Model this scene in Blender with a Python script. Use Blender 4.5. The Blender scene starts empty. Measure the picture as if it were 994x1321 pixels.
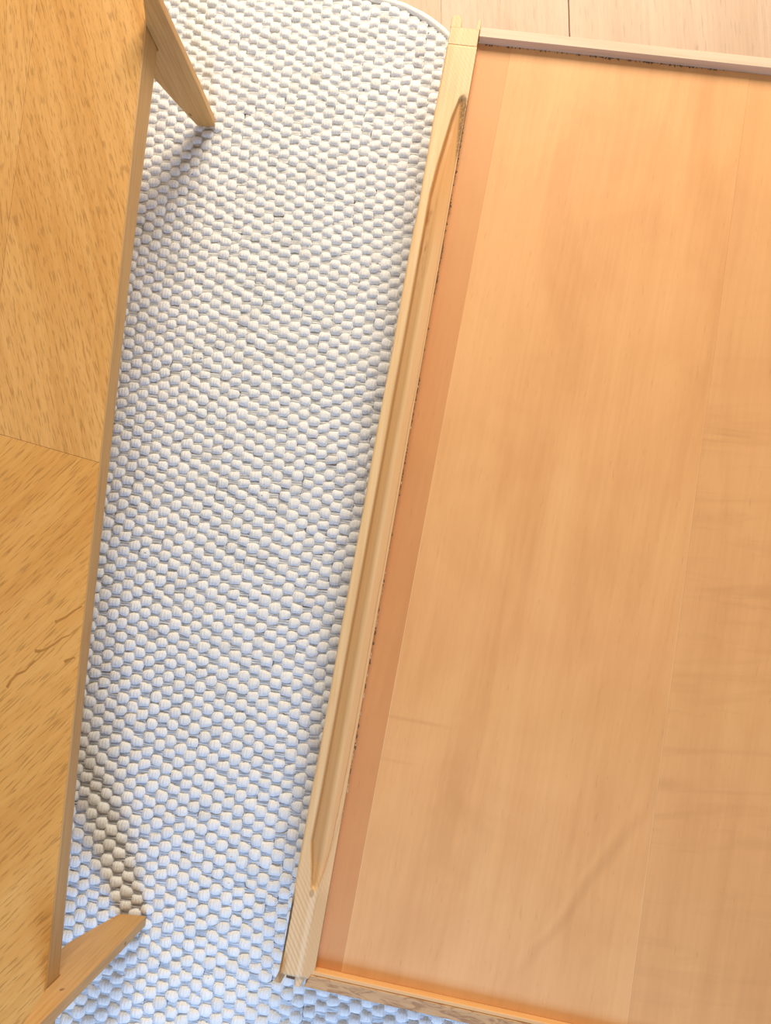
import bpy, bmesh, math, random
import numpy as np
from mathutils import Matrix, Vector

random.seed(7); rng = np.random.default_rng(7)
scene = bpy.context.scene
COL = scene.collection

# ------------------------------------------------------------------ camera
cam_d = bpy.data.cameras.new('camera')
cam_d.sensor_fit = 'AUTO'; cam_d.sensor_width = 36.0
cam_d.lens = 36.0 * 954.0 / 1321.0
cam_d.clip_start = 0.02
cam = bpy.data.objects.new('camera', cam_d); COL.objects.link(cam)
cam.matrix_world = Matrix(((0.9978, 0.0, 0.0659, 0.0),
                           (0.0088, 0.9910, -0.1339, 0.0),
                           (-0.0653, 0.1342, 0.9888, 1.2),
                           (0, 0, 0, 1)))
scene.camera = cam

# ------------------------------------------------------------------ world
w = bpy.data.worlds.new('world'); scene.world = w; w.use_nodes = True
bg = w.node_tree.nodes['Background']
bg.inputs['Color'].default_value = (1.0, 0.95, 0.86, 1)
bg.inputs['Strength'].default_value = 0.30

def area_light(name, loc, target, sx, sy, color, power):
    d = bpy.data.lights.new(name, 'AREA'); d.shape = 'RECTANGLE'
    d.size = sx; d.size_y = sy; d.color = color; d.energy = power
    o = bpy.data.objects.new(name, d); COL.objects.link(o)
    o.location = loc
    o.rotation_euler = (Vector(target) - Vector(loc)).to_track_quat('-Z', 'Y').to_euler()
    return o

# warm daylight from an assumed window beyond the top of the picture
area_light('assumed_warm_window', (0.42, 2.6, 1.55), (0.05, 0.3, 0.0), 1.3, 1.1, (1.0, 0.89, 0.72), 69)
# cool daylight from an assumed glazed door behind the photographer
area_light('assumed_cool_window', (-0.16, -1.5, 0.92), (-0.3, -0.2, 0.0), 0.34, 0.5, (0.30, 0.54, 1.0), 14)

scene.view_settings.view_transform = 'Standard'
scene.view_settings.look = 'None'
scene.view_settings.gamma = 1.0
scene.view_settings.use_curve_mapping = False
scene.view_settings.exposure = 0.46

# ------------------------------------------------------------------ helpers
def link(name, mesh, mat, parent=None):
    o = bpy.data.objects.new(name, mesh); COL.objects.link(o)
    if mat: mesh.materials.append(mat)
    if parent: o.parent = parent
    return o

def empty(name, loc, rz, label, cat, group=None):
    o = bpy.data.objects.new(name, None); COL.objects.link(o)
    o.location = loc; o.rotation_euler = (0, 0, rz)
    o.empty_display_size = 0.1
    o['label'] = label; o['category'] = cat
    if group: o['group'] = group
    return o

def prism(name, poly, z0, z1, mat, parent=None, bevel=0.0, seg=1, axis='z'):
    """extrude a 2D outline; axis 'z': poly is (x,y); axis 'y': poly is (x,z), extruded z0..z1 along y"""
    bm = bmesh.new()
    if axis == 'z':
        a = [bm.verts.new((p[0], p[1], z0)) for p in poly]
        b = [bm.verts.new((p[0], p[1], z1)) for p in poly]
    else:
        a = [bm.verts.new((p[0], z0, p[1])) for p in poly]
        b = [bm.verts.new((p[0], z1, p[1])) for p in poly]
    n = len(poly)
    bm.faces.new(a); bm.faces.new(b)
    for i in range(n):
        bm.faces.new((a[i], a[(i+1) % n], b[(i+1) % n], b[i]))
    bmesh.ops.recalc_face_normals(bm, faces=bm.faces)
    if bevel > 0:
        bmesh.ops.bevel(bm, geom=list(bm.edges), offset=bevel, segments=seg, affect='EDGES', profile=0.6)
    me = bpy.data.meshes.new(name); bm.to_mesh(me); bm.free()
    return link(name, me, mat, parent)

def rect(x0, x1, y0, y1): return [(x0, y0), (x1, y0), (x1, y1), (x0, y1)]

def grid_mesh(name, P, closed_skirt_z=None, smooth=True):
    """P: (ny,nx,3) array -> quad mesh, optional vertical skirt down to a z plus a bottom"""
    ny, nx, _ = P.shape
    V = P.reshape(-1, 3)
    idx = np.arange(ny*nx).reshape(ny, nx)
    F = np.stack([idx[:-1, :-1], idx[:-1, 1:], idx[1:, 1:], idx[1:, :-1]], -1).reshape(-1, 4)
    faces = F.tolist(); verts = V.tolist()
    nsm = len(faces)
    if closed_skirt_z is not None:
        loop = list(idx[0, :]) + list(idx[1:, -1]) + list(idx[-1, -2::-1]) + list(idx[-2:0:-1, 0])
        base = len(verts)
        for i in loop: verts.append((V[i][0], V[i][1], closed_skirt_z))
        m = len(loop)
        for k in range(m):
            k2 = (k+1) % m
            faces.append((int(loop[k2]), int(loop[k]), base+k, base+k2))
        faces.append(tuple(base+k for k in range(m-1, -1, -1)))
    me = bpy.data.meshes.new(name); me.from_pydata(verts, [], faces)
    if smooth:
        s = np.zeros(len(me.polygons), bool); s[:nsm] = True
        me.polygons.foreach_set('use_smooth', s)
    me.update()
    return me

def tiled_mesh(name, base_v, base_f, M_list_v, uv=None, rnd=None, smooth=True):
    """many copies of one template joined: M_list_v is (n,k,3) final vertices"""
    n, k, _ = M_list_v.shape
    V = M_list_v.reshape(-1, 3)
    F = (base_f[None] + (np.arange(n)*k)[:, None, None]).reshape(-1, 4)
    me = bpy.data.meshes.new(name)
    me.vertices.add(len(V)); me.vertices.foreach_set('co', V.ravel().astype(np.float32))
    me.loops.add(F.size); me.loops.foreach_set('vertex_index', F.ravel().astype(np.int32))
    me.polygons.add(len(F))
    me.polygons.foreach_set('loop_start', (np.arange(len(F))*4).astype(np.int32))
    me.polygons.foreach_set('use_smooth', np.full(len(F), smooth))
    me.update(calc_edges=True)
    if uv is not None:
        a = me.attributes.new('fibre', 'FLOAT', 'POINT')
        a.data.foreach_set('value', np.tile(uv, n).astype(np.float32))
    if rnd is not None:
        a = me.attributes.new('tint', 'FLOAT', 'POINT')
        a.data.foreach_set('value', np.repeat(rnd, k).astype(np.float32))
    me.validate()
    return me

# ------------------------------------------------------------------ materials
class NT:
    def __init__(s, name, rough=0.5):
        s.m = bpy.data.materials.new(name); s.m.use_nodes = True
        s.t = s.m.node_tree; s.b = s.t.nodes['Principled BSDF']
        s.b.inputs['Roughness'].default_value = rough
        s.b.inputs['Specular IOR Level'].default_value = 0.35
    def n(s, kind, **kw):
        nd = s.t.nodes.new(kind)
        for k, v in kw.items():
            if k in nd.inputs: nd.inputs[k].default_value = v
            else: setattr(nd, k, v)
        return nd
    def l(s, a, b): s.t.links.new(a, b)
    def coords(s, rot=0.0, scale=(1, 1, 1), loc=(0, 0, 0)):
        tc = s.n('ShaderNodeTexCoord')
        r = s.n('ShaderNodeMapping'); r.inputs['Rotation'].default_value = (0, 0, rot); r.inputs['Location'].default_value = loc
        s.l(tc.outputs['Object'], r.inputs['Vector'])
        if scale == (1, 1, 1): return r.outputs['Vector']
        m = s.n('ShaderNodeMapping'); m.inputs['Scale'].default_value = scale
        s.l(r.outputs['Vector'], m.inputs['Vector'])
        return m.outputs['Vector']
    def noise(s, vec, scale=1.0, detail=3.0, rough=0.55, dist=0.0):
        nd = s.n('ShaderNodeTexNoise'); nd.inputs['Scale'].default_value = scale
        nd.inputs['Detail'].default_value = detail; nd.inputs['Roughness'].default_value = rough
        nd.inputs['Distortion'].default_value = dist
        if vec is not None: s.l(vec, nd.inputs['Vector'])
        return nd.outputs['Fac']
    def ramp(s, fac, stops):
        r = s.n('ShaderNodeValToRGB'); e = r.color_ramp.elements
        while len(e) < len(stops): e.new(0.5)
        for el, (p, c) in zip(e, stops):
            el.position = p; el.color = c if len(c) == 4 else (*c, 1)
        s.l(fac, r.inputs['Fac']); return r.outputs['Color']
    def mix(s, fac, a, b, mode='MIX'):
        m = s.n('ShaderNodeMix'); m.data_type = 'RGBA'; m.blend_type = mode
        for v, k in ((fac, 0), (a, 6), (b, 7)):
            if isinstance(v, (int, float)): m.inputs[k].default_value = v
            elif isinstance(v, tuple): m.inputs[k].default_value = v if len(v) == 4 else (*v, 1)
            else: s.l(v, m.inputs[k])
        return m.outputs[2]
    def math(s, op, a, b=None, clamp=False):
        m = s.n('ShaderNodeMath'); m.operation = op; m.use_clamp = clamp
        for i, v in enumerate((a, b)):
            if v is None: continue
            if isinstance(v, (int, float)): m.inputs[i].default_value = v
            else: s.l(v, m.inputs[i])
        return m.outputs[0]
    def band(s, v, a, b, soft):
        """1 inside a..b with soft borders"""
        up = s.n('ShaderNodeMapRange'); up.inputs[1].default_value = a - soft; up.inputs[2].default_value = a + soft
        dn = s.n('ShaderNodeMapRange'); dn.inputs[1].default_value = b - soft; dn.inputs[2].default_value = b + soft
        dn.inputs[3].default_value = 1; dn.inputs[4].default_value = 0
        s.l(v, up.inputs[0]); s.l(v, dn.inputs[0])
        return s.math('MULTIPLY', up.outputs[0], dn.outputs[0])
    def sep(s, vec):
        x = s.n('ShaderNodeSeparateXYZ'); s.l(vec, x.inputs[0]); return x.outputs
    def bump(s, h, strength=0.2, dist=0.001):
        b = s.n('ShaderNodeBump'); b.inputs['Strength'].default_value = strength; b.inputs['Distance'].default_value = dist
        s.l(h, b.inputs['Height']); s.l(b.outputs['Normal'], s.b.inputs['Normal'])
    def color(s, c): s.l(c, s.b.inputs['Base Color'])

def dk(c, k): return tuple(x*k for x in c)

def wood(name, base, dark, light, rot, fleck=0.35, fleck_w=300, fleck_l=28, tone=0.6, rough=0.45, fleck_t=0.62, loc=(0, 0, 0), bump=0.15):
    """grain runs along local +y before rotation 'rot' (radians, about z)"""
    m = NT(name, rough)
    broad = m.noise(m.coords(rot, (9, 1.6, 9), loc), 1.0, 4, 0.6, 0.6)
    fine = m.noise(m.coords(rot, (190, 5, 190), loc), 1.0, 3, 0.6, 0.2)
    pores = m.noise(m.coords(rot, (fleck_w, fleck_l, fleck_w), loc), 1.0, 2, 0.5, 0.1)
    c = m.ramp(broad, [(0.28, dark), (0.5, base), (0.74, light)])
    c = m.mix(tone*0.5, c, m.ramp(fine, [(0.3, dk(dark, .85)), (0.52, base), (0.75, light)]))
    pm = m.ramp(pores, [(fleck_t, (0, 0, 0)), (fleck_t + .10, (1, 1, 1))])
    c = m.mix(m.math('MULTIPLY', pm, fleck), c, dk(dark, .42))
    m.color(c)
    m.bump(m.math('SUBTRACT', fine, pm), bump, 0.0006)
    return m

OAK_B, OAK_D, OAK_L = (0.70, 0.36, 0.105), (0.58, 0.255, 0.055), (0.78, 0.45, 0.165)
m_ven_upper = wood('oak_veneer_upper', OAK_B, OAK_D, OAK_L, math.radians(-19), .40, 400, 40, .85, .42, .535).m
m_ven_outer = wood('oak_veneer_outer', OAK_B, OAK_D, OAK_L, math.radians(-12), .40, 400, 40, .85, .42, .535, (3, 1, 0)).m
OAK_B, OAK_D, OAK_L = (0.70, 0.335, 0.080), (0.58, 0.235, 0.045), (0.78, 0.43, 0.13)
m_ven_lower = wood('oak_veneer_lower', OAK_B, OAK_D, OAK_L, math.radians(43), .42, 400, 30, .65, .42, .545, (7, 2, 0)).m
m_ven_lower2 = wood('oak_veneer_lower_outer', OAK_B, OAK_D, OAK_L, math.radians(-40), .42, 400, 30, .65, .42, .545, (1, 9, 0)).m
m_edge = wood('oak_edge', (0.52, 0.30, 0.11), (0.42, 0.22, 0.075), (0.60, 0.37, 0.15), 0, .3, 250, 10, .6, .5).m

def leg_wood():
    m = NT('oak_leg', 0.48)
    broad = m.noise(m.coords(0, (14, 14, 2.5)), 1.0, 4, .6, .5)
    fine = m.noise(m.coords(0, (260, 260, 10)), 1.0, 3, .6, .2)
    c = m.ramp(broad, [(.28, (.48, .25, .08)), (.5, (.58, .32, .11)), (.75, (.66, .40, .16))])
    c = m.mix(.35, c, m.ramp(fine, [(.3, (.36, .17, .05)), (.6, (.64, .37, .14))]))
    kn = m.noise(m.coords(0, (60, 60, 45), (0.3, 0, .11)), 1.0, 1)
    c = m.mix(m.ramp(kn, [(.72, (0, 0, 0)), (.78, (.8, .8, .8))]), c, (.2, .09, .03))
    m.color(c); m.bump(fine, .15, .0006)
    return m.m
m_leg = leg_wood()

# door panel veneers
def panel_wood(name, base, k_dark, k_light, cross=0.0, loc=(0, 0, 0), features=False):
    m = NT(name, 0.5); m.b.inputs['Specular IOR Level'].default_value = .22
    dark, light = tuple(b*k for b, k in zip(base, k_dark)), tuple(b*k for b, k in zip(base, k_light))
    v = m.coords(0, (1, 1, 1), loc)
    broad = m.noise(m.coords(math.radians(4), (7, 1.3, 7), loc), 1.0, 4, .55, 1.4)
    fine = m.noise(m.coords(math.radians(2), (150, 4.5, 150), loc), 1.0, 3, .6, .3)
    cloud = m.noise(v, 5.0, 4, .6, .8)
    c = m.ramp(broad, [(.3, dark), (.5, base), (.72, light)])
    c = m.mix(.22, c, m.ramp(fine, [(.32, dk(dark, .9)), (.7, light)]))
    c = m.mix(.3, c, m.ramp(cloud, [(.32, dark), (.55, base), (.75, light)]))
    if cross > 0:
        rip = m.noise(m.coords(math.radians(-7), (5, 42, 5), loc), 1.0, 3, .55, .7)
        c = m.mix(m.math('MULTIPLY', m.ramp(rip, [(.50, (0, 0, 0)), (.80, (1, 1, 1))]), m.math('MULTIPLY', m.band(m.sep(v)[1], 2.0, 2.95, .25), cross)), c, dk(dark, .80))
        lx, ly, lz = m.sep(m.coords())
        st = m.noise(m.coords(math.radians(-2), (6, 130, 6), loc), 1.0, 2)
        mk = m.math('MULTIPLY', m.band(m.math('SUBTRACT', ly, m.math('MULTIPLY', lx, .12)), .762, .800, .010), m.band(lx, .46, .525, .05))
        mk = m.math('MULTIPLY', mk, m.ramp(st, [(.38, (0, 0, 0)), (.62, (1, 1, 1))]))
        c = m.mix(m.math('MULTIPLY', mk, .45), c, dk(dark, .6))
    pores = m.noise(m.coords(math.radians(1), (420, 40, 420), loc), 1.0, 2)
    c = m.mix(m.math('MULTIPLY', m.ramp(pores, [(.66, (0, 0, 0)), (.76, (1, 1, 1))]), .22), c, dk(dark, .5))
    if features:
        tc = m.n('ShaderNodeTexCoord').outputs['Object']
        # swirl of a knot figure in the lower part of the board
        mp = m.n('ShaderNodeMapping'); mp.vector_type = 'TEXTURE'
        mp.inputs['Location'].default_value = (.205, .215, .108); mp.inputs['Scale'].default_value = (.085, .125, .1)
        m.l(tc, mp.inputs['Vector'])
        ln = m.n('ShaderNodeVectorMath'); ln.operation = 'LENGTH'; m.l(mp.outputs[0], ln.inputs[0])
        r = m.math('ADD', ln.outputs['Value'], m.math('MULTIPLY', m.noise(tc, 11, 4), 1.25))
        wv = m.math('SINE', m.math('MULTIPLY', r, 8.0))
        fall = m.band(r, -.5, 1.35, .35)
        c = m.mix(m.math('MULTIPLY', m.math('MULTIPLY', wv, fall, True), .12), c, dk(dark, .74))
        # slanting pale/dark streak
        x, y, z = m.sep(tc)
        d = m.math('ADD', m.math('SUBTRACT', x, m.math('MULTIPLY', m.math('SUBTRACT', y, .20), .50)),
                   m.math('MULTIPLY', m.noise(tc, 6, 2), .05))
        yb = m.band(y, .08, .30, .05)
        c = m.mix(m.math('MULTIPLY', m.math('MULTIPLY', m.band(d, .418, .426, .006), yb), .32), c, dk(dark, .72))
        c = m.mix(m.math('MULTIPLY', m.math('MULTIPLY', m.band(d, .405, .411, .004), yb), .30), c, light)
        # pale cut edges of the veneer at both joints
        e1 = m.math('SUBTRACT', x, m.math('ADD', m.math('MULTIPLY', y, .0130), .0765))
        k1 = m.math('MULTIPLY', m.band(e1, -.001, .0010, .0004), m.band(y, -.1, .80, .25))
        c = m.mix(m.math('MULTIPLY', k1, .55), c, (.86, .56, .29))
        e2 = m.math('SUBTRACT', x, m.math('ADD', m.math('MULTIPLY', y, .0031), .4668))
        k2 = m.math('MULTIPLY', m.band(e2, -.0012, .01, .0005), m.band(y, -.1, .85, .25))
        c = m.mix(m.math('MULTIPLY', k2, .40), c, (.86, .56, .29))
        # faint scratches across
        for (yy, x0, x1, kk) in ((.362, .065, .16, .25), (.302, .06, .125, .14), (.318, .06, .14, -.2)):
            dd = m.math('ADD', y, m.math('MULTIPLY', x, .0))
            mask = m.math('MULTIPLY', m.band(dd, yy - .002, yy + .002, .002), m.band(x, x0, x1, .02))
            c = m.mix(m.math('MULTIPLY', mask, abs(kk)), c, dk(dark, .7) if kk > 0 else light)
    m.color(c); m.bump(fine, .05, .0004)
    return m.m
PB = (0.765, 0.385, 0.150)
m_panel = panel_wood('door_panel_veneer', PB, (.83, .75, .69), (1.07, 1.13, 1.18), 0, (0, 0, 0), True)
m_panel_r = panel_wood('door_panel_veneer_figured', dk(PB, .97), (.86, .80, .78), (1.05, 1.1, 1.14), .42, (4, 2, 0))
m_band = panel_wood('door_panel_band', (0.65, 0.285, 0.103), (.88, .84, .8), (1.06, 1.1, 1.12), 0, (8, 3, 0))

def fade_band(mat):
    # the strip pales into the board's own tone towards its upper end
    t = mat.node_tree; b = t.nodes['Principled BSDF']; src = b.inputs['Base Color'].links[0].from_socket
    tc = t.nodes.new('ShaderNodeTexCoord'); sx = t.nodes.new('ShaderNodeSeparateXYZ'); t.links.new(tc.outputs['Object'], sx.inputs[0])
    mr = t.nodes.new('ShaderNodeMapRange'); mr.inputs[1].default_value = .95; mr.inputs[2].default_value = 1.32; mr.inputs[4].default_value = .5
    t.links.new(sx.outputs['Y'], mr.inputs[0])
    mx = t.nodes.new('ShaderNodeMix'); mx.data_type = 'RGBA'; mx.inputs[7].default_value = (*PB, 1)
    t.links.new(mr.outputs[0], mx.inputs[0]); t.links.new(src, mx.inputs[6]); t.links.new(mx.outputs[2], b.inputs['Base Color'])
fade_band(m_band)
def stile_wood():
    m = NT('stile_pine', .5)
    tc = m.n('ShaderNodeTexCoord').outputs['Object']
    x, y, z = m.sep(tc)
    grain = m.noise(m.coords(math.radians(-3), (260, 7, 260)), 1.0, 3, .6, .4)
    broad = m.noise(m.coords(0, (60, 3, 60)), 1.0, 3, .6, .6)
    c = m.ramp(broad, [(.3, (.70, .42, .19)), (.5, (.78, .51, .25)), (.75, (.84, .60, .33))])
    c = m.mix(.28, c, m.ramp(grain, [(.3, (.58, .31, .12)), (.7, (.80, .55, .29))]))
    # saw marks running at a slant over both solid ends
    mk = m.n('ShaderNodeTexWave'); mk.wave_type = 'BANDS'; mk.bands_direction = 'X'
    mk.inputs['Scale'].default_value = 1.0; mk.inputs['Distortion'].default_value = 3.0
    m.l(m.coords(math.radians(-36), (60, 5, 1)), mk.inputs['Vector'])
    ends = m.math('ADD', m.band(y, -.1, .13, .03), m.math('MULTIPLY', m.band(y, 1.31, 1.6, .03), .4), True)
    c = m.mix(m.math('MULTIPLY', m.math('MULTIPLY', m.ramp(mk.outputs['Fac'], [(.55, (0, 0, 0)), (.8, (1, 1, 1))]), ends), .42), c, (.50, .25, .11))
    # the routed groove is browner towards its bottom
    gz = m.band(z, .100, .1160, .0018)
    c = m.mix(m.math('MULTIPLY', gz, m.math('MULTIPLY', m.band(x, -.01, .0225, .004), .72)), c, (.45, .215, .058))
    pk = m.math('MULTIPLY', m.band(x, .0262, .05, .0025), m.band(y, .10, 1.20, .06))
    c = m.mix(m.math('MULTIPLY', pk, .75), c, (.72, .40, .175))
    # lower end: light on the arris painted as a paler line, then a tan bead beside it
    lo_ = m.band(y, -.1, .112, .012)
    c = m.mix(m.math('MULTIPLY', m.math('MULTIPLY', m.band(x, .0175, .0235, .0014), lo_), .45), c, (.84, .60, .36))
    c = m.mix(m.math('MULTIPLY', m.math('MULTIPLY', m.band(x, .0255, .05, .0012), lo_), .8), c, (.64, .37, .155))
    # small bruise just below the groove
    mpd = m.n('ShaderNodeMapping'); mpd.vector_type = 'TEXTURE'; mpd.inputs['Location'].default_value = (.0185, .1085, .12); mpd.inputs['Scale'].default_value = (.0032, .0055, .02)
    m.l(tc, mpd.inputs['Vector']); lnd = m.n('ShaderNodeVectorMath'); lnd.operation = 'LENGTH'; m.l(mpd.outputs[0], lnd.inputs[0])
    c = m.mix(m.math('MULTIPLY', m.band(lnd.outputs['Value'], -1, 1, .15), .7), c, (.40, .24, .11))
    # more orange tone on the floor of the tapering upper end
    up_ = m.math('MULTIPLY', m.band(z, .100, .1172, .0015), m.band(y, 1.12, 1.4, .06))
    c = m.mix(m.math('MULTIPLY', up_, .6), c, (.66, .31, .085))
    # scorched spot where the cutter left the wood at the upper end and a dark splash
    sp = m.noise(tc, 240, 3)
    burn = m.math('MULTIPLY', m.band(y, 1.225, 1.326, .012), m.band(m.math('ADD', x, m.math('MULTIPLY', m.math('SUBTRACT', 1.325, y), -.075)), .0300, .05, .0018))
    burn = m.math('MULTIPLY', burn, m.ramp(sp, [(.28, (0, 0, 0)), (.5, (1, 1, 1))]))
    c = m.mix(m.math('MULTIPLY', burn, .85), c, (.25, .14, .065))
    s2 = m.math('MULTIPLY', m.band(y, 1.03, 1.16, .03), m.band(x, .010, .019, .0035))
    c = m.mix(m.math('MULTIPLY', m.math('MULTIPLY', s2, m.ramp(m.noise(m.coords(0, (110, 22, 110)), 1, 2), [(.5, (0, 0, 0)), (.62, (1, 1, 1))])), .8), c, (.30, .09, .015))
    # dark varnish left on the outer arris near the lower end
    ob = m.math('MULTIPLY', m.band(y, -.005, .10, .012), m.band(m.math('ADD', x, m.math('MULTIPLY', m.noise(tc, 60, 2),   .003)), -.03, -.0024, .0008))
    c = m.mix(m.math('MULTIPLY', ob, .92), c, (.05, .03, .012))
    ob2 = m.math('MULTIPLY', m.band(y, -.01, .024, .006), m.band(x, -.01, .0005, .002))
    c = m.mix(m.math('MULTIPLY', ob2, .7), c, (.45, .19, .03))
    m.color(c); m.bump(grain, .12, .0006)
    return m.m
m_stile = stile_wood()
m_rail_top = wood('rail_pale_wood', (.72, .51, .35), (.62, .41, .26), (.78, .59, .43), math.radians(90), .15, 220, 12, .7, .55).m
def bottom_rail_wood():
    m = wood('rail_knotty_wood', (.56, .31, .125), (.44, .22, .075), (.64, .39, .17), math.radians(90), .2, 220, 12, .7, .5)
    c0 = m.b.inputs['Base Color'].links[0].from_socket
    n = m.noise(m.coords(0, (30, 120, 60)), 1.0, 3, .6, 1.5)
    c = m.mix(m.math('MULTIPLY', m.ramp(n, [(.47, (0, 0, 0)), (.62, (1, 1, 1))]), .8), c0, (.30, .13, .04))
    m.color(c)
    return m.m
m_rail_bot = bottom_rail_wood()
m_rail_in = wood('rail_lit_edge', (.74, .40, .15), (.66, .33, .11), (.80, .48, .2), math.radians(90), .1, 220, 12, .5, .5).m

def flat(name, col, rough=.6, var=.25, scale=60):
    m = NT(name, rough)
    n = m.noise(m.coords(), scale, 3)
    m.color(m.ramp(n, [(.3, dk(col, 1-var)), (.7, dk(col, 1+var*.4))]))
    return m.m
m_glue_slot_dark = flat('glue_slot_dark', (.20, .10, .045), .7)
m_glue_light = flat('glue_pale', (.78, .55, .33), .6)

def plank_wood(k):
    m = wood('oak_floor_%d' % k, (.55, .37, .245), (.48, .30, .185), (.61, .43, .30), math.radians(random.uniform(-2, 2)), .28, 330, 22, .7, .5,
             .6, (k*3.1, k*1.7, 0), .08)
    return m.m

def wool():
    m = NT('wool_loops', .95)
    m.b.inputs['Sheen Weight'].default_value = .25
    m.b.inputs['Specular IOR Level'].default_value = .1
    t = m.n('ShaderNodeAttribute', attribute_name='tint').outputs['Fac']
    f = m.n('ShaderNodeAttribute', attribute_name='fibre').outputs['Fac']
    c = m.ramp(t, [(0.0, (.70, .655, .61)), (.08, (.79, .755, .71)), (.4, (.855, .83, .79)), (1.0, (.90, .88, .85))])
    tc = m.coords()
    fl = m.noise(m.coords(math.radians(6), (900, 170, 600)), 1, 2)
    c = m.mix(m.math('MULTIPLY', m.ramp(fl, [(.35, (1, 1, 1)), (.55, (0, 0, 0))]), .20), c, (.50, .47, .44))
    sp = m.noise(tc, 95, 1)
    c = m.mix(m.ramp(sp, [(.785, (0, 0, 0)), (.81, (.85, .85, .85))]), c, (.10, .085, .075))
    m.color(c)
    ribs = m.math('SINE', m.math('MULTIPLY', f, 26.0))
    m.bump(m.math('ADD', m.math('MULTIPLY', ribs, .35), fl), .55, .0016)
    return m.m
def weft_mat():
    m = NT('wool_weft', .95)
    m.b.inputs['Specular IOR Level'].default_value = .1
    n = m.noise(m.coords(math.radians(6), (60, 700, 200)), 1, 2)
    c = m.ramp(n, [(.3, (.52, .51, .50)), (.62, (.86, .845, .825))])
    sp = m.noise(m.coords(), 110, 1)
    c = m.mix(m.ramp(sp, [(.765, (0, 0, 0)), (.79, (.9, .9, .9))]), c, (.06, .05, .045))
    m.color(c); m.bump(n, .6, .002)
    return m.m
m_wool, m_weft = wool(), weft_mat()
m_bind = flat('wool_binding', (.86, .82, .76), .95, .1, 220)

# ------------------------------------------------------------------ floor
FZ = -0.013
floor = prism('floor', rect(-2.2, 2.6, -2.2, 2.6), FZ - .05, FZ - .0125, flat('subfloor', (.25, .17, .11), .9))
floor['kind'] = 'structure'; floor['label'] = 'pale pinkish oak plank floor under the rug'
pm = [plank_wood(k) for k in range(5)]
XB = [-2.2, -1.95, -1.62, -1.36, -1.02, -.77, -.45, -.215, .0125, .2405, .605, .83, 1.18, 1.42, 1.78, 2.02, 2.38, 2.6]
for i in range(len(XB) - 1):
    mid = XB[i] in (.0125, .2405, -.215)
    ys = -2.9 if mid else -2.25 - random.random()*1.3
    while ys < 2.55:
        ye = ys + (5.6 if mid else 1.9)
        a, b = max(ys, -2.2), min(ye, 2.6)
        if b - a > .05:
            ga = .0001 if XB[i] == .0125 else .0007; gb = .0001 if XB[i+1] == .0125 else .0007
            prism('plank', rect(XB[i] + ga, XB[i+1] - gb, a + .0006, b - .0006), FZ - .0125, FZ, pm[(i*2 + int(ys*3)) % 5], floor, .0003 if mid and XB[i] != .2405 else .0010)
        ys = ye

# ------------------------------------------------------------------ rug
rug = empty('rug', (-.3, .1, FZ), 0, 'large cream wool rug of chunky woven loops under the oak table', 'rug')
ctr = Vector((-.165, .863)); R = .25
outline = []
a6 = math.radians(-6)
for k in range(25):
    a = math.radians(96 - k*4.0)          # from the far side round to the right
    outline.append((ctr.x + R*math.cos(a - math.radians(6) + math.radians(6)), ctr.y + R*math.sin(a)))
outline += [(.14, .6), (.27, .1), (.38, -.5), (.46, -1.15), (-1.35, -1.25), (-1.35, 1.20), (-.85, 1.175)]
O = np.array(outline)
def inside(px, py):
    c = np.zeros(px.shape, bool); n = len(O); j = n - 1
    for i in range(n):
        xi, yi = O[i]; xj, yj = O[j]
        cr = ((yi > py) != (yj > py)) & (px < (xj - xi)*(py - yi)/(yj - yi + 1e-12) + xi)
        c ^= cr; j = i
    return c
def edge_dist(px, py):
    d = np.full(px.shape, 9.0)
    for i in range(len(O)):
        a, b = O[i], O[(i+1) % len(O)]
        ab = b - a; t = np.clip(((px - a[0])*ab[0] + (py - a[1])*ab[1])/(ab @ ab), 0, 1)
        d = np.minimum(d, np.hypot(px - a[0] - t*ab[0], py - a[1] - t*ab[1]))
    return d
loc_off = np.array([-.3, .1])
def loc2(pts): return [(p[0] - loc_off[0], p[1] - loc_off[1]) for p in pts]
prism('rug_backing', loc2(outline), 0.0005, .0035, m_weft, rug)

# loop lattice : staggered columns
PX, PY = .0179, .0218
ang = math.radians(-6)
ex = np.array([math.cos(ang), math.sin(ang)]); ey = np.array([-math.sin(ang), math.cos(ang)])
ci, cj = np.meshgrid(np.arange(-95, 75), np.arange(-85, 80))
ci = ci.ravel(); cj = cj.ravel()
u = ci*PX; v = (cj + .5*(ci % 2))*PY
v = v + .006*np.sin(u*7.0 + .6) + .004*np.sin(u*17 + v*3)           # rows wander a little
u = u + .004*np.sin(v*6.0) + .003*np.sin(v*15 + u*4)
cx = u*ex[0] + v*ey[0] - .3; cy = u*ex[1] + v*ey[1] + .1
cx += rng.normal(0, .0007, cx.shape); cy += rng.normal(0, .0009, cy.shape)
keep = inside(cx, cy) & (edge_dist(cx, cy) > .0062)
cx, cy = cx[keep], cy[keep]; N = len(cx)
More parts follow.
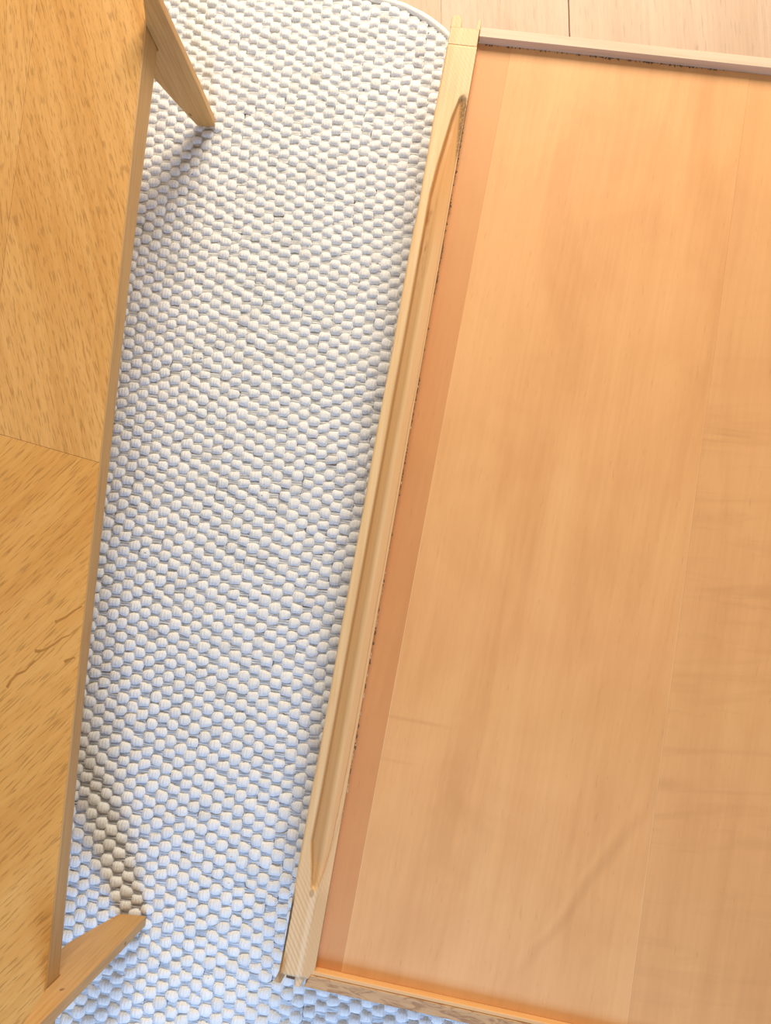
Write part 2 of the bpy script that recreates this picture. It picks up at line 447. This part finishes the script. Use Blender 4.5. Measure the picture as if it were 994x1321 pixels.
# loop template (pillow of yarn)
nu, nv = 9, 9
gu, gv = np.meshgrid(np.linspace(-1, 1, nu), np.linspace(-1, 1, nv))
gu = np.sign(gu)*np.abs(gu)**.8; gv = np.sign(gv)*np.abs(gv)**.8
su = gu*np.sqrt(1 - .34*gv**2); sv = gv*np.sqrt(1 - .26*gu**2)
hz = np.clip(1 - np.abs(gu)**3.0, 0, 1)**.55*np.clip(1 - np.abs(gv)**2.6, 0, 1)**.55
ribs_attr = gu.ravel()*.5 + .5
idx = np.arange(nu*nv).reshape(nv, nu)
tf = np.stack([idx[:-1, :-1], idx[:-1, 1:], idx[1:, 1:], idx[1:, :-1]], -1).reshape(-1, 4)
W = .0108*rng.uniform(.92, 1.08, N); L = .0087*rng.uniform(.90, 1.10, N); Hh = .0074*rng.uniform(.88, 1.06, N)
rot = ang + rng.normal(0, .05, N)
lump = rng.normal(0, .05, (N, nu*nv))
X = su.ravel()[None]*W[:, None]*(1 + lump*.6); Y = sv.ravel()[None]*L[:, None]*(1 + .10*np.sin(gu.ravel()[None]*2.2 + rng.uniform(0, 6, (N, 1))))
Z = hz.ravel()[None]*Hh[:, None]*(1 + lump) + .0058
Z = np.minimum(Z, .0148)
skew = rng.normal(0, .06, (N, 1)); Y = Y + skew*X
c_, s_ = np.cos(rot)[:, None], np.sin(rot)[:, None]
V = np.stack([X*c_ - Y*s_ + cx[:, None] - loc_off[0], X*s_ + Y*c_ + cy[:, None] - loc_off[1], Z], -1)
tint = np.clip(rng.beta(3, 2, N) - (rng.random(N) < .02)*.5, 0, 1)
o = link('loop_pile', tiled_mesh('loop_pile', None, tf, V, ribs_attr, tint), m_wool, rug); o['kind'] = 'stuff'
# weft threads seen in the hollows between loops of one column: three small cords each
nu2, nv2 = 3, 7
g1, g2 = np.meshgrid(np.linspace(-1, 1, nu2), np.linspace(-1, 1, nv2))
hz2 = (.55 + .45*np.abs(np.sin(np.linspace(0, 1, nv2)*3*math.pi)))[:, None]*np.ones(nu2)[None]
idx = np.arange(nu2*nv2).reshape(nv2, nu2)
tf2 = np.stack([idx[:-1, :-1], idx[:-1, 1:], idx[1:, 1:], idx[1:, :-1]], -1).reshape(-1, 4)
X = g1.ravel()[None]*.0092*np.ones((N, 1)); Y = g2.ravel()[None]*.0062*np.ones((N, 1)) + PY*.5
Z = hz2.ravel()[None]*rng.uniform(.0086, .0102, (N, 1)) - .10*X**2/.0092
V = np.stack([X*c_ - Y*s_ + cx[:, None] - loc_off[0], X*s_ + Y*c_ + cy[:, None] - loc_off[1], Z], -1)
o = link('weft_threads', tiled_mesh('weft_threads', None, tf2, V), m_weft, rug); o['kind'] = 'stuff'
# thick sewn binding along the outline
def tube(name, pts, r, mat, parent, seg=8, jitter=0.0):
    pts = [Vector(p) for p in pts]; n = len(pts); Vv = []; Ff = []
    for i, p in enumerate(pts):
        t = (pts[(i+1) % n] - pts[i-1]).normalized(); nrm = Vector((-t.y, t.x, 0))
        rr = r*(1 + jitter*random.uniform(-1, 1))
        for k in range(seg):
            a = 2*math.pi*k/seg
            q = p + nrm*math.cos(a)*rr + Vector((0, 0, math.sin(a)*rr)); Vv.append(q)
    for i in range(n):
        for k in range(seg):
            i2 = (i+1) % n; k2 = (k+1) % seg
            Ff.append((i*seg+k, i*seg+k2, i2*seg+k2, i2*seg+k))
    me = bpy.data.meshes.new(name); me.from_pydata(Vv, [], Ff)
    me.polygons.foreach_set('use_smooth', np.ones(len(me.polygons), bool)); me.update()
    return link(name, me, mat, parent)
dense = []
for i in range(len(O)):
    a, b = O[i], O[(i+1) % len(O)]; n = max(1, int(np.hypot(*(b - a))/.012))
    for k in range(n):
        p = a + (b - a)*k/n; dense.append((p[0] - loc_off[0], p[1] - loc_off[1], .0066))
tube('binding', dense, .0064, m_bind, rug, 8, .12)

# ------------------------------------------------------------------ table (left)
TT = .235
tab = empty('coffee_table', (-.4840, -.4667, 0), -math.radians(2.4347),
            'low oak table with mitred veneer top and flat board legs standing on the rug', 'table')
TW = .62
# solid core with a gently shaped lower edge on each long side
def table_core():
    bm = bmesh.new()
    ts = np.linspace(-.064, 1.385, 41)
    rows = []
    for t in ts:
        k = np.interp(t, [-.036, 0, .35, .68, .95, 1.27, 1.385], [.036, .034, .024, .028, .033, .046, .048])
        prof = [(0, TT - .0022), (-.0015, TT - .0012), (-.0015, TT - .0010), (-TW + .0015, TT - .0010), (-TW, TT - .0022), (-TW, TT - k), (-TW + .008, TT - k - .002), (-.008, TT - k - .002), (0, TT - k)]
        rows.append([bm.verts.new((s, t, z)) for s, z in prof])
    n = len(rows[0])
    for i in range(len(rows) - 1):
        for k in range(n):
            bm.faces.new((rows[i][k], rows[i][(k+1) % n], rows[i+1][(k+1) % n], rows[i+1][k]))
    bm.faces.new(rows[0]); bm.faces.new(rows[-1])
    bmesh.ops.recalc_face_normals(bm, faces=bm.faces)
    me = bpy.data.meshes.new('tabletop'); bm.to_mesh(me); bm.free()
    return link('tabletop', me, m_edge, tab)
table_core()
SJ = -.1725
def mit(s): return .666 - s*.236
g = .00025
T0, T1 = -.0645, 1.3855
prism('veneer_sheet', [(SJ + g, mit(SJ) + g), (-.0012, mit(0) + g), (-.0012, T1), (SJ + g, T1)], TT - .0010, TT, m_ven_upper, tab, .0003)
prism('veneer_sheet', [(-TW + .0012, mit(SJ) + g), (SJ - g, mit(SJ) + g), (SJ - g, T1), (-TW + .0012, T1)], TT - .0010, TT, m_ven_outer, tab, .0003)
prism('veneer_sheet', [(SJ + g, T0), (-.0012, T0), (-.0012, mit(0) - g), (SJ + g, mit(SJ) - g)], TT - .0010, TT, m_ven_lower, tab, .0003)
prism('veneer_sheet', [(-TW + .0012, T0), (SJ - g, T0), (SJ - g, mit(SJ) - g), (-TW + .0012, mit(SJ) - g)], TT - .0010, TT, m_ven_lower2, tab, .0003)
FOOT = .0024
def leg(outer, t0, t1, flip=False):
    pts = outer if not flip else [(-TW - s, z) for s, z in outer]
    prism('leg', pts, t0, t1, m_leg, tab, .0018, 2, axis='y')
up = [(.010, FOOT), (.003, .008), (-.015, .069), (-.031, .128), (-.036, .184), (.0006, .184), (.0006, TT - .0006), (.0185, TT + .058), (.0365, TT + .058), (.0375, .10), (.036, .004), (.033, FOOT)]
lo = [(-.003, FOOT), (-.007, .006), (-.021, .059), (-.034, .110), (-.036, .1975), (.0006, .1975), (.0006, TT - .0006), (.0160, TT + .085), (.0330, TT + .085), (.037, .10), (.038, .004), (.036, FOOT)]
leg(up, 1.3276, 1.3426); leg(lo, -.0182, -.0032)
leg(up, 1.3276, 1.3426, True); leg(lo, -.0182, -.0032, True)

# ------------------------------------------------------------------ door (right)
DT = .12
door = empty('cabinet_door', (-.2061, -.4923, 0), -math.radians(9.5),
             'large honey wood cabinet door lying face down with finger groove along left side', 'door')
DWD = .94; DB = DT - .030
# stile : height field with routed finger groove
S0, S1 = -.0070, .0412
ss = np.linspace(S0, S1, 60)
tt = np.unique(np.concatenate([np.linspace(-.002, .26, 90), np.linspace(.26, 1.10, 90), np.linspace(1.10, 1.4155, 110)]))
so = np.interp(tt, [.112, .1165, .14, .175, .25, .7, 1.157, 1.217, 1.29, 1.324, 1.33], [.0200, .0150, .0108, .0028, .0040, .0050, .0060, .0108, .0195, .0265, .034])
si = np.interp(tt, [.112, .1165, .14, .17, .30, .7, 1.20, 1.30, 1.322, 1.33], [.0210, .0258, .0300, .0335, .0370, .0385, .0395, .0395, .0385, .034])
P = np.zeros((len(tt), len(ss), 3))
for i, t in enumerate(tt):
    un = (ss - so[i])/max(si[i] - so[i], 1e-5)
    wd = si[i] - so[i]
    D = .0115*min(1, wd/.022)
    inn = (un > 0) & (un < 1) & (t > .112) & (t < 1.33)
    a = np.clip(un/.17, 0, 1); a = a*a*(3 - 2*a)
    b = np.clip((un - .36)/.64, 0, 1)
    d = np.where(inn, D*a*(1 - .72*b**1.1), 0)
    # inner bead line : tiny step beside the groove at the lower end
    bead = (ss > np.interp(t, [0, .10, .17, .3], [.0220, .0272, .0345, .05]))
    d = d + np.where(bead & ~inn, .0014, 0)
    arris = np.clip((ss[0] + .0022 - ss)/.0022, 0, 1)*.0018*(1 + .5*math.sin(t*40)*math.sin(t*13))
    P[i, :, 0] = ss + .0004*math.sin(t*23) * (ss < 0)
    P[i, :, 1] = t; P[i, :, 2] = DT - d - arris
link('stile', grid_mesh('stile', P, DB), m_stile, door)
prism('stile_end', rect(S0 + .0008, S1 - .0008, 1.4161, 1.447), DB, DT, m_stile, door, .0008)
# tongues left at the two ends either side of a slot
prism('tongue', [(-.0072, 1.4465), (.0105, 1.4465), (.0098, 1.460), (.0055, 1.4695), (-.0030, 1.4700), (-.0068, 1.4640)], DB + .004, DT - .001, m_stile, door, .001)
prism('tongue', [(.0345, 1.4465), (.0410, 1.4465), (.0405, 1.4650), (.0352, 1.4640)], DB + .004, DT - .0005, m_stile, door, .0006)
prism('tongue', [(-.0130, -.0205), (-.0035, -.0205), (.0010, -.0080), (.0012, -.0022), (-.0064, -.0022), (-.0075, -.004)], DB, DT - .012, m_stile, door, .001)
prism('tongue', [(.0175, -.0155), (.0238, -.0160), (.0300, -.0022), (.0155, -.0022)], DB, DT - .003, m_stile, door, .0008)
prism('slot_shade', [(.0035, -.0085), (.0152, -.0090), (.0150, -.0022), (.0035, -.0022)], DB, DT - .006, m_glue_slot_dark, door, .0004)  # dark block paints the shade inside the slot between the tongues
# rails
prism('top_rail', rect(S1 + .0004, DWD, 1.4345, 1.4515), DB, DT, m_rail_top, door, .0007)
prism('bottom_rail', [(.0302, -.0120), (DWD, -.0120), (DWD, .0042), (.0370, .0042)], DB, DT, m_rail_bot, door, .0007)
prism('bottom_rail_lit_edge', [(.0372, .0043), (DWD, .0043), (DWD, .0098), (.0372, .0098)], DB, DT - .0012, m_rail_in, door, .0008)  # light on the rail's inner face, put into a brighter strip
prism('right_stile', rect(DWD + .0004, DWD + .048, -.012, 1.4515), DB, DT, m_stile, door, .0008)
# panel boards
PZ = DT - .0150; PB0 = DB + .004
def pj(t): return .0765 + (t - .0)*.0130
Y0, Y1 = .0100, 1.4342
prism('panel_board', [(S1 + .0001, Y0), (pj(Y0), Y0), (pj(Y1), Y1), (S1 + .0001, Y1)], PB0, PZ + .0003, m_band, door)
prism('panel_board', [(pj(Y0) + .00005, Y0), (.4668, Y0), (.4712, Y1), (pj(Y1) + .00005, Y1)], PB0, PZ + .0006, m_panel, door, .0003)
prism('panel_board', [(.46685, Y0), (DWD - .0002, Y0), (DWD - .0002, Y1), (.47125, Y1)], PB0, PZ + .0004, m_panel_r, door)
# added cross battens, unseen on the hidden face, carry the door clear of the rug
for t in (.30, 1.12):
    prism('added_batten', rect(.12, DWD - .1, t, t + .05), .0028, DB, m_rail_top, door, .002)
# chipped glue line between stile and panel
def chips(name, runs, mat, size, z, sc_, along_rail=False):
    bm = bmesh.new()
    for (t0, t1, n) in runs:
        for _ in range(n):
            t = random.uniform(t0, t1); s = sc_ + random.gauss(0, .0006)
            if along_rail: s, t = t, sc_ + random.gauss(0, .0006)
            r = size*random.uniform(.45, 1.3)
            m = Matrix.Translation((s, t, z)) @ Matrix.Rotation(random.uniform(-.5, .5), 4, 'Z') @ Matrix.Diagonal((r*.75, r*random.uniform(.9, 2.4), r*.55, 1))
            bmesh.ops.create_icosphere(bm, subdivisions=1, radius=1, matrix=m)
    for v_ in bm.verts: v_.co += Vector((random.gauss(0, 1), random.gauss(0, 1), random.gauss(0, .5)))*size*.15
    me = bpy.data.meshes.new(name); bm.to_mesh(me); bm.free()
    o = link(name, me, mat, door); o['kind'] = 'stuff'
chips('glue_residue', [(1.06, 1.28, 60), (1.00, 1.08, 46), (.90, .95, 4), (.78, .865, 34), (.68, .76, 26), (.60, .65, 4), (.545, .553, 6), (.505, .512, 6), (.475, .482, 6), (.455, .462, 5), (.43, .436, 5), (.395, .401, 5), (.31, .345, 8), (.275, .283, 5)], m_glue_slot_dark, .0017, DT - .0076, .0410)
chips('glue_crumbs', [(.38, .60, 40), (.22, .36, 60), (.70, .86, 24)], m_glue_light, .0012, DT - .0076, .0408)

chips('rail_crumbs', [(.05, .22, 40), (.22, .42, 110), (.42, .80, 50)], m_glue_slot_dark, .0013, PZ + .0004, 1.4336, True)

# ------------------------------------------------------------------ added wall far to the left, outside the picture
wl = prism('added_wall_left', rect(-2.32, -2.2, -2.2, 2.6), FZ - .05, 2.4, flat('added_wall_paint', (.78, .76, .72), .8, .03, 20))
wl['kind'] = 'structure'; wl['label'] = 'added unseen off-white painted wall far left of the table'

# dark curved medullary marks in the lower veneer
m_mark = flat('grain_mark', (.47, .205, .04), .5, .2, 90)
for pts in [[(-0.039, 0.4487), (-0.0358, 0.4494), (-0.0248, 0.4556), (-0.015, 0.4643), (-0.004, 0.471)], [(-0.0623, 0.4098), (-0.0578, 0.4085), (-0.0486, 0.4115), (-0.0367, 0.4193), (-0.027, 0.4279), (-0.0169, 0.4325)], [(-0.0947, 0.3595), (-0.0905, 0.3688), (-0.083, 0.3773), (-0.0719, 0.3829), (-0.0654, 0.3914), (-0.0607, 0.3967)], [(-0.0203, 0.3969), (-0.0154, 0.4002), (-0.0063, 0.4037)]]:
    P_ = [Vector((x, y)) for x, y in pts]; lft, rgt = [], []
    for i, p in enumerate(P_):
        d = (P_[min(i+1, len(P_)-1)] - P_[max(i-1, 0)]).normalized(); nn = Vector((-d.y, d.x))
        wd_ = .0018*(1.15 - .75*i/(len(P_)-1))
        lft.append(tuple(p + nn*wd_)); rgt.append(tuple(p - nn*wd_))
    prism('grain_mark', lft + rgt[::-1], TT - .0006, TT + .00012, m_mark, tab)
